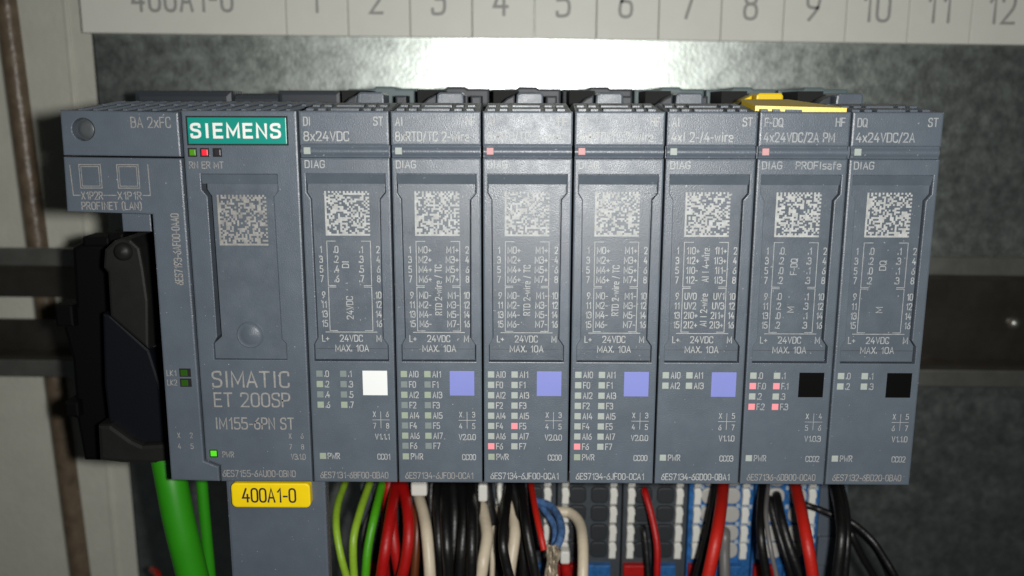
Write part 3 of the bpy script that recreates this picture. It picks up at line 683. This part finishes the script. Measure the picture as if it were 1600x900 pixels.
# ------------------------------------------------------------------ wires: photograph pixels, depth, width in pixels
def wire(pts, wpx, m, label, name='wire'):
    P3 = []
    rnd = random.Random(len(label)*7+int(pts[1][0]))
    for px, py, y in pts: P3.append(at(px+rnd.uniform(-1.3, 1.3), py, y+rnd.uniform(-0.4, 0.4)))
    c_ = P3[len(P3)//2]; r = wpx/2*((c_-CAM).dot(FW)/FPX)
    return tag(tube(name, P3, r, m), label, 'wire', 'wires under the modules')
a5 = lambda x, y: (480+x/4.21, 720+y/4.21)
a6 = lambda x, y: (800+x/4.21, 720+y/4.21)
a7 = lambda x, y: (1050+x/4.21, 720+y/4.21)
def wp(fn, pts, y0):
    """pts in enlarged-crop units; the wire leaves the terminals (depth 46) and bows forward to depth y0"""
    out = []; low = pts[0][1] > 200; top = pts[0][1]
    for x, y in pts:
        px, py = fn(x, y); t = min(1.0, max(0.0, (y-top)/520))
        out.append((px, py, y0 + (max(40, y0)-y0)*(1-t)**2.2))
    f = out[0]
    if low: out.insert(0, (f[0], f[1]-3, 52)); out.insert(1, (f[0], f[1]-2, 44.5 if f[2] < 44 else f[2]+3))
    else: out.insert(0, (f[0]+(f[0]-out[1][0])*0.25, f[1]-26, 44))
    return out
wire(wp(a5, [(250, 140), (200, 290), (188, 440), (215, 620), (262, 757), (320, 960)], 22), 11.5, 'yg', 'yellow-green wire bowing outermost, nearest the yellow label')
wire(wp(a5, [(410, 140), (345, 330), (308, 520), (312, 757), (330, 960)], 24), 12.5, 'yg', 'yellow-green wire between the outer yellow-green and pure green wires')
wire(wp(a5, [(492, 140), (448, 360), (405, 570), (382, 757), (360, 960)], 26), 13.5, 'grass', 'pure green wire beside the red wires')
wire(wp(a5, [(420, 330), (380, 480), (372, 757), (372, 960)], 35), 9, 'greywire', 'grey wire half hidden behind the pure green wire')
wire(wp(a5, [(545, 140), (525, 360), (515, 560), (520, 960)], 38), 15, 'red', 'dark red wire deep behind the front red wires')
wire(wp(a5, [(578, 140), (548, 340), (515, 560), (488, 757), (470, 960)], 20), 18, 'red', 'red wire slanting down beside the pure green wire')
wire(wp(a5, [(628, 140), (662, 330), (668, 500), (640, 680), (600, 860), (585, 960)], 25), 18, 'red', 'red wire bowing outward beside the brown and ivory wires')
wire(wp(a5, [(590, 140), (560, 340), (575, 560), (612, 757), (640, 960)], 30), 17, 'red', 'red wire crossing behind between the two front red wires')
wire(wp(a5, [(720, 300), (722, 480), (708, 757), (690, 960)], 33), 13, 'brownwire', 'brown wire between the red and ivory wires')
w7 = wire(wp(a5, [(738, 235), (765, 360), (790, 500), (805, 757), (810, 960)], 24), 18, 'ivory', 'ivory wire with white end sleeve beside the brown wire')
def sleeve(fn, x, y, wx, wy, depth, owner, m='lever'):
    p_ = at(*fn(x, y), depth); k_ = (p_-CAM).dot(FW)/FPX/4.21
    prism('end_sleeve', rounded(p_.x-wx*k_/2, p_.x+wx*k_/2, p_.z-wy*k_/2, p_.z+wy*k_/2, 0.5), depth, depth+2.4, m, owner, 0.4)
sleeve(a5, 735, 185, 105, 105, 34, w7)
for j, (x0, x1, x2, x3, dp, wd) in enumerate(((850, 855, 870, 880, 27, 15), (905, 905, 915, 925, 23, 17), (960, 970, 965, 975, 30, 17), (1010, 1030, 1020, 1005, 25, 17), (1075, 1080, 1085, 1075, 21, 17), (1110, 1105, 1110, 1090, 32, 17), (820, 818, 840, 850, 36, 16))):
    names_ = ['black wire next to the ivory wire with the square white sleeve', 'second black wire from the ivory wire with square sleeve', 'third black wire in the dense black bundle', 'fourth black wire in the dense black bundle', 'black wire in front, at the bundle side towards the curved ivory wire', 'black wire tucked behind the curved ivory wire with pointed sleeve', 'black wire hidden deepest beside the square white sleeve']
    wire(wp(a5, [(x0, 140), (x1, 340), (x2, 560), (x3, 757), (x3-10, 960)], dp), wd, 'blackwire', names_[j])
wire(wp(a5, [(990, 560), (985, 660), (995, 757), (1000, 960)], 28), 9, 'ivory', 'thin ivory sliver of wire within the black bundle')
w9 = wire(wp(a5, [(1145, 270), (1172, 390), (1180, 500), (1165, 650), (1140, 757), (1100, 960)], 24), 18.5, 'ivory', 'curved ivory wire with a pointed white sleeve between black wires')
sleeve(a5, 1155, 215, 60, 120, 34, w9)
wire(wp(a5, [(1235, 330), (1228, 480), (1215, 680), (1210, 960)], 33), 8, 'ivory', 'thin ivory wire behind, beside the curved ivory wire')
wire(wp(a5, [(1265, 140), (1268, 200), (1275, 260), (1290, 340)], 37), 8, 'lever', 'short white wire end high up between black wires')
wire(wp(a5, [(1330, 140), (1300, 340), (1283, 540), (1310, 700), (1345, 800), (1370, 960)], 18), 15, 'blackwire', 'black wire running between the two short ivory wires')
wire(wp(a5, [(1345, 255), (1360, 380), (1365, 500), (1340, 690), (1330, 790)], 27), 17.5, 'ivory', 'short ivory wire that vanishes behind a black wire at its lower end')
wire(wp(a5, [(1400, 140), (1430, 380), (1465, 580), (1500, 757), (1530, 960)], 22), 15, 'blackwire', 'black wire beside the short red wire with a long sheen')
wire(wp(a5, [(1340, 140), (1400, 330), (1420, 560), (1430, 757), (1430, 960)], 31), 15, 'blackwire', 'black wire behind the two front black wires, near the red wire')
wire(wp(a5, [(1180, 150), (1200, 340), (1245, 560), (1250, 757), (1250, 960)], 38), 20, 'blackwire', 'black wire deep behind the thin ivory wire')
wire(wp(a6, [(118, 140), (150, 320), (185, 470), (215, 590)], 21), 10, 'redbright', 'thin red wire ending at the blue wire loop')
wire(wp(a6, [(165, 262), (255, 300), (318, 390), (325, 500), (270, 610)], 24), 11.5, 'bluewire', 'blue wire curling in a loop below the middle modules')
wire(wp(a6, [(180, 290), (235, 350), (275, 430), (285, 520), (255, 620)], 28), 10, 'bluewire', 'second blue wire inside the blue loop')
br = thing('cable_braid', 'frayed bundle of bare copper strands below the blue loop', 'braid')
for j in range(9):
    x = 235+8*j; rp = random.uniform
    pts_ = [at(*a6(x+rp(-12, 12), y), 24+rp(-2, 2)) for y in (560, 620, 680, 740, 800, 880)]
    tube('strand', pts_, 0.33, 'braid', br, seg=6)
wire(wp(a6, [(300, 335), (380, 345), (440, 410), (470, 540), (462, 757), (450, 960)], 24), 16.5, 'ivory', 'ivory wire arching over the empty terminals beside the blue loop')
fr = wire(wp(a6, [(355, 690), (358, 757), (360, 860), (360, 960)], 30), 17, 'red', 'red wire end with a white collar below the blue loop')
sleeve(a6, 350, 640, 62, 90, 36, fr)
wire(wp(a6, [(878, 205), (922, 370), (952, 560), (958, 757), (955, 960)], 33), 10.5, 'red', 'single thin red wire running down over the white levers')
wire(wp(a6, [(862, 450), (880, 600), (892, 757), (900, 960)], 36), 9, 'blackwire', 'thin black wire beside the single thin red wire')
wire(wp(a7, [(342, 150), (318, 330), (285, 520), (238, 757), (200, 960)], 18), 20, 'redbright', 'thick red wire slanting across the blue terminals under the four-channel module')
wire(wp(a7, [(290, 150), (255, 400), (215, 600), (170, 757), (130, 960)], 30), 14, 'blackwire', 'black wire behind the slanting thick red wire')  # black wire added as the dark shadow along the thick red wire
wire(wp(a7, [(345, 480), (345, 600), (350, 757), (355, 960)], 36), 17, 'greywire', 'grey wire emerging behind the slanting thick red wire')
wire(wp(a7, [(600, 150), (578, 340), (588, 520), (620, 757), (650, 960)], 24), 13.5, 'blackwire', 'black wire in front of the blue terminals under the yellow-topped module')
wire(wp(a7, [(630, 150), (618, 340), (640, 560), (690, 757), (720, 960)], 22), 7.5, 'greywire', 'thin grey wire alongside the black wire under the yellow-topped module')  # grey wire added as the highlight running down the black wire
wire(wp(a7, [(690, 240), (720, 380), (775, 570), (840, 757), (900, 960)], 29), 14.5, 'blackwire', 'black wire slanting between thin grey wire and thick red wire')
wire(wp(a7, [(640, 260), (690, 420), (740, 600), (780, 757), (800, 960)], 33), 10, 'blackwire', 'black wire hidden behind the slanting black wire')
wire(wp(a7, [(808, 150), (850, 330), (890, 540), (925, 757), (950, 960)], 18), 19, 'redbright', 'thick red wire under the module with the yellow top')
wire(wp(a7, [(880, 290), (960, 318), (1060, 355), (1190, 410), (1310, 520), (1400, 640), (1470, 757), (1530, 900)], 30), 10.5, 'blackwire', 'black wire arching out over the bare plate past the end cover')
wire(wp(a7, [(1150, 420), (1230, 470), (1340, 590), (1420, 757), (1460, 900)], 38), 9, 'blackwire', 'second black wire following beneath the arching one over the plate')
wire(wp(a7, [(1062, 150), (1100, 320), (1112, 500), (1090, 757), (1075, 960)], 20), 17, 'blackwire', 'thick black wire dropping beneath the last module')
wire(wp(a7, [(1108, 150), (1148, 330), (1158, 520), (1140, 757), (1130, 960)], 25), 12, 'blackwire', 'black wire with a grey sheen along the thick black wire under the last module')  # extra wire shaped in for the highlight on the thick black wire
wire(wp(a7, [(1180, 480), (1260, 640), (1320, 757), (1380, 960)], 44), 12, 'blackwire', 'dark wire deepest on the plate under the arching black wires')
